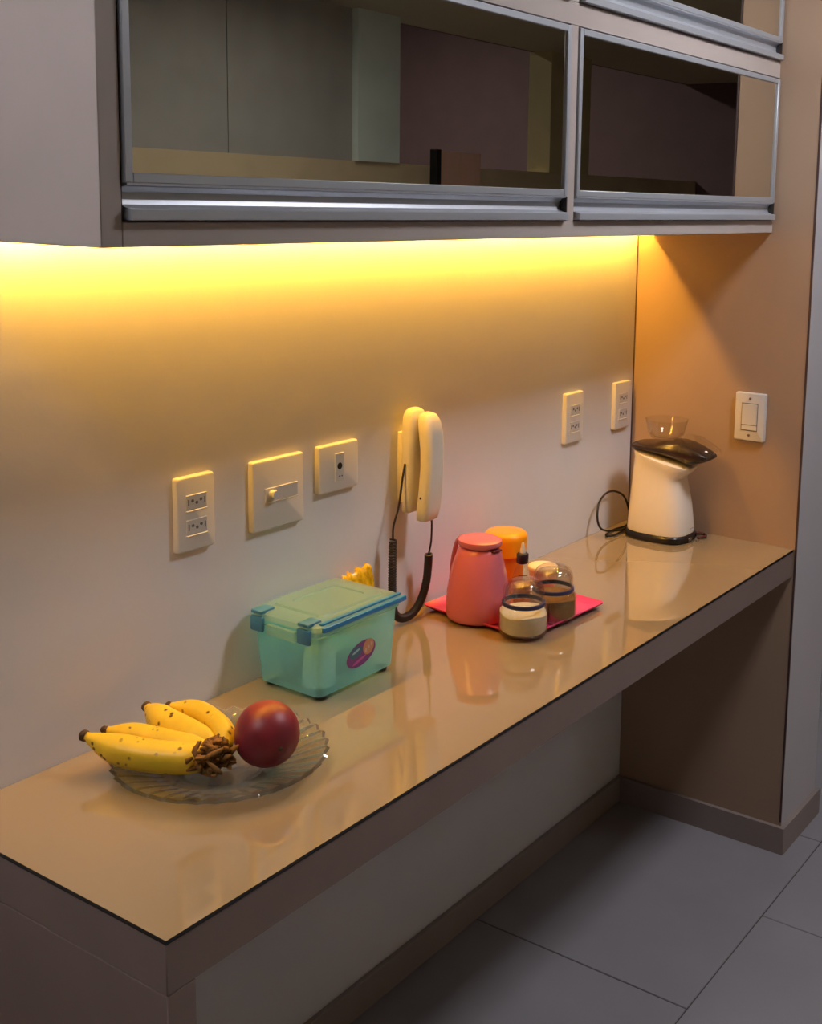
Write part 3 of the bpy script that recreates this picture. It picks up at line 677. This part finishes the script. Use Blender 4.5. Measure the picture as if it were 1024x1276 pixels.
# ================================================================== POPCORN MACHINE
pm = thing('popcorn_machine', 'white hot-air popcorn machine with dark brown spout in the counter corner', 'popcorn machine', (-0.09, -0.14, T))
K = lambda o: child(o, pm)
def oval(x, ya, yb, za, zb, a, n=40, e=0.66):
    out = []
    for i in range(n):
        t_ = 2*math.pi*i/n; c_, s_ = math.cos(t_), math.sin(t_)
        u = math.copysign(abs(c_)**e, c_); v = math.copysign(abs(s_)**e, s_)
        out.append((x+a*u, (ya+yb)/2+(ya-yb)/2*v, (za+zb)/2+(za-zb)/2*v))
    return out
PX = -0.095
bm = bmesh.new()
loft(bm, [oval(PX, -0.063, -0.222, T+0.0004, T+0.0004, 0.066), oval(PX, -0.060, -0.226, T+0.003, T+0.003, 0.069), oval(PX, -0.060, -0.226, T+0.013, T+0.013, 0.069), oval(PX, -0.063, -0.222, T+0.018, T+0.018, 0.065)])
K(finish('base', bm, BLACK, autos=50))
PW = mat('white_gloss_plastic', (238, 230, 218), 0.22, var=0.02)
bm = bmesh.new()
loft(bm, [oval(PX, -0.064, -0.221, T+0.0185, T+0.0185, 0.064), oval(PX, -0.063, -0.222, T+0.025, T+0.025, 0.065), oval(PX, -0.067, -0.214, T+0.09, T+0.09, 0.060), oval(PX, -0.071, -0.204, T+0.14, T+0.135, 0.056),
          oval(PX, -0.074, -0.200, 0.966, 0.940, 0.054), oval(PX, -0.076, -0.216, 0.986, 0.954, 0.056), oval(PX, -0.074, -0.2235, 0.998, 0.9625, 0.058), oval(PX, -0.074, -0.2245, 1.002, 0.968, 0.058), oval(PX, -0.085, -0.210, 1.003, 0.976, 0.046)])
K(finish('body', bm, PW, autos=55))
BRN = mat('brown_smoked_plastic', (44, 32, 30), 0.25, var=0.1)
bm = bmesh.new()
secs = [(-0.070, 1.005, 1.014, 0.030), (-0.074, 1.002, 1.017, 0.044), (-0.10, 1.001, 1.020, 0.055), (-0.135, 0.998, 1.024, 0.057), (-0.165, 0.993, 1.032, 0.055), (-0.195, 0.985, 1.034, 0.050), (-0.218, 0.976, 1.031, 0.045),
        (-0.242, 0.982, 1.023, 0.040), (-0.262, 0.990, 1.013, 0.035), (-0.272, 0.997, 1.006, 0.028)]
rings = []
for y, za, zb, a in secs:
    ring = []
    for i in range(28):
        t_ = 2*math.pi*i/28; c_, s_ = math.cos(t_), math.sin(t_)
        ring.append((PX+a*math.copysign(abs(c_)**0.7, c_), y+0.002*s_, (za+zb)/2+(zb-za)/2*math.copysign(abs(s_)**0.8, s_)))
    rings.append(ring)
loft(bm, rings); K(finish('spout', bm, BRN, autos=50))
bm = bmesh.new(); lathe(bm, [(0.030, 0.0), (0.036, 0.002), (0.044, 0.012), (0.052, 0.046), (0.053, 0.048), (0.0515, 0.048), (0.042, 0.012), (0.03, 0.004)], (PX, -0.148, 1.0325), 36)
K(finish('measuring_cup', bm, CLEAR, autos=50))
bm = bmesh.new(); rings = []
for y, zc, h_, a in ((-0.205, 1.012, 0.038, 0.050), (-0.235, 1.008, 0.040, 0.048), (-0.262, 1.006, 0.030, 0.042), (-0.282, 1.006, 0.018, 0.032), (-0.288, 1.006, 0.010, 0.02)):
    rings.append([(PX+a*math.cos(math.pi*i/16), y, zc+h_*math.sin(math.pi*i/16)) for i in range(17)])
loft(bm, rings, False, False, closed=False); K(finish('clear_visor', bm, CLEAR, smooth=True))
bm = bmesh.new()
tube(bm, spline([(PX-0.02, -0.062, T+0.012), (-0.150, -0.050, T+0.010), (-0.205, -0.040, T+0.022), (-0.222, -0.034, T+0.048), (-0.205, -0.026, T+0.085), (-0.160, -0.020, T+0.102), (-0.110, -0.018, T+0.098), (-0.065, -0.022, T+0.075), (-0.050, -0.030, T+0.03), (-0.07, -0.035, T+0.005), (-0.13, -0.030, T+0.004), (-0.185, -0.038, T+0.004), (-0.17, -0.055, T+0.004), (-0.10, -0.050, T+0.004)], 10), 0.0028, 8)
K(finish('power_cord', bm, BLACK, smooth=True))
bm = bmesh.new(); tube(bm, spline([(-0.065, -0.232, T+0.004), (-0.040, -0.240, T+0.004), (-0.022, -0.225, T+0.004), (-0.03, -0.205, T+0.006), (-0.05, -0.215, T+0.009), (-0.045, -0.236, T+0.011)], 8), 0.0034, 8)
K(finish('coiled_plug_lead', bm, mat('reddish_brown_lead', (92, 44, 34), 0.4), smooth=True))
bm = bmesh.new(); box(bm, -0.112, -0.098, -0.2300, -0.2262, T+0.004, T+0.012, 0.001, 1); K(finish('power_switch', bm, STEEL))
bm = bmesh.new()
for k in range(4): box(bm, PX+0.002+k*0.006, PX+0.0055+k*0.006, -0.2222, -0.2200, T+0.030, T+0.0325)
K(finish('printed_mark', bm, GPLASTIC))
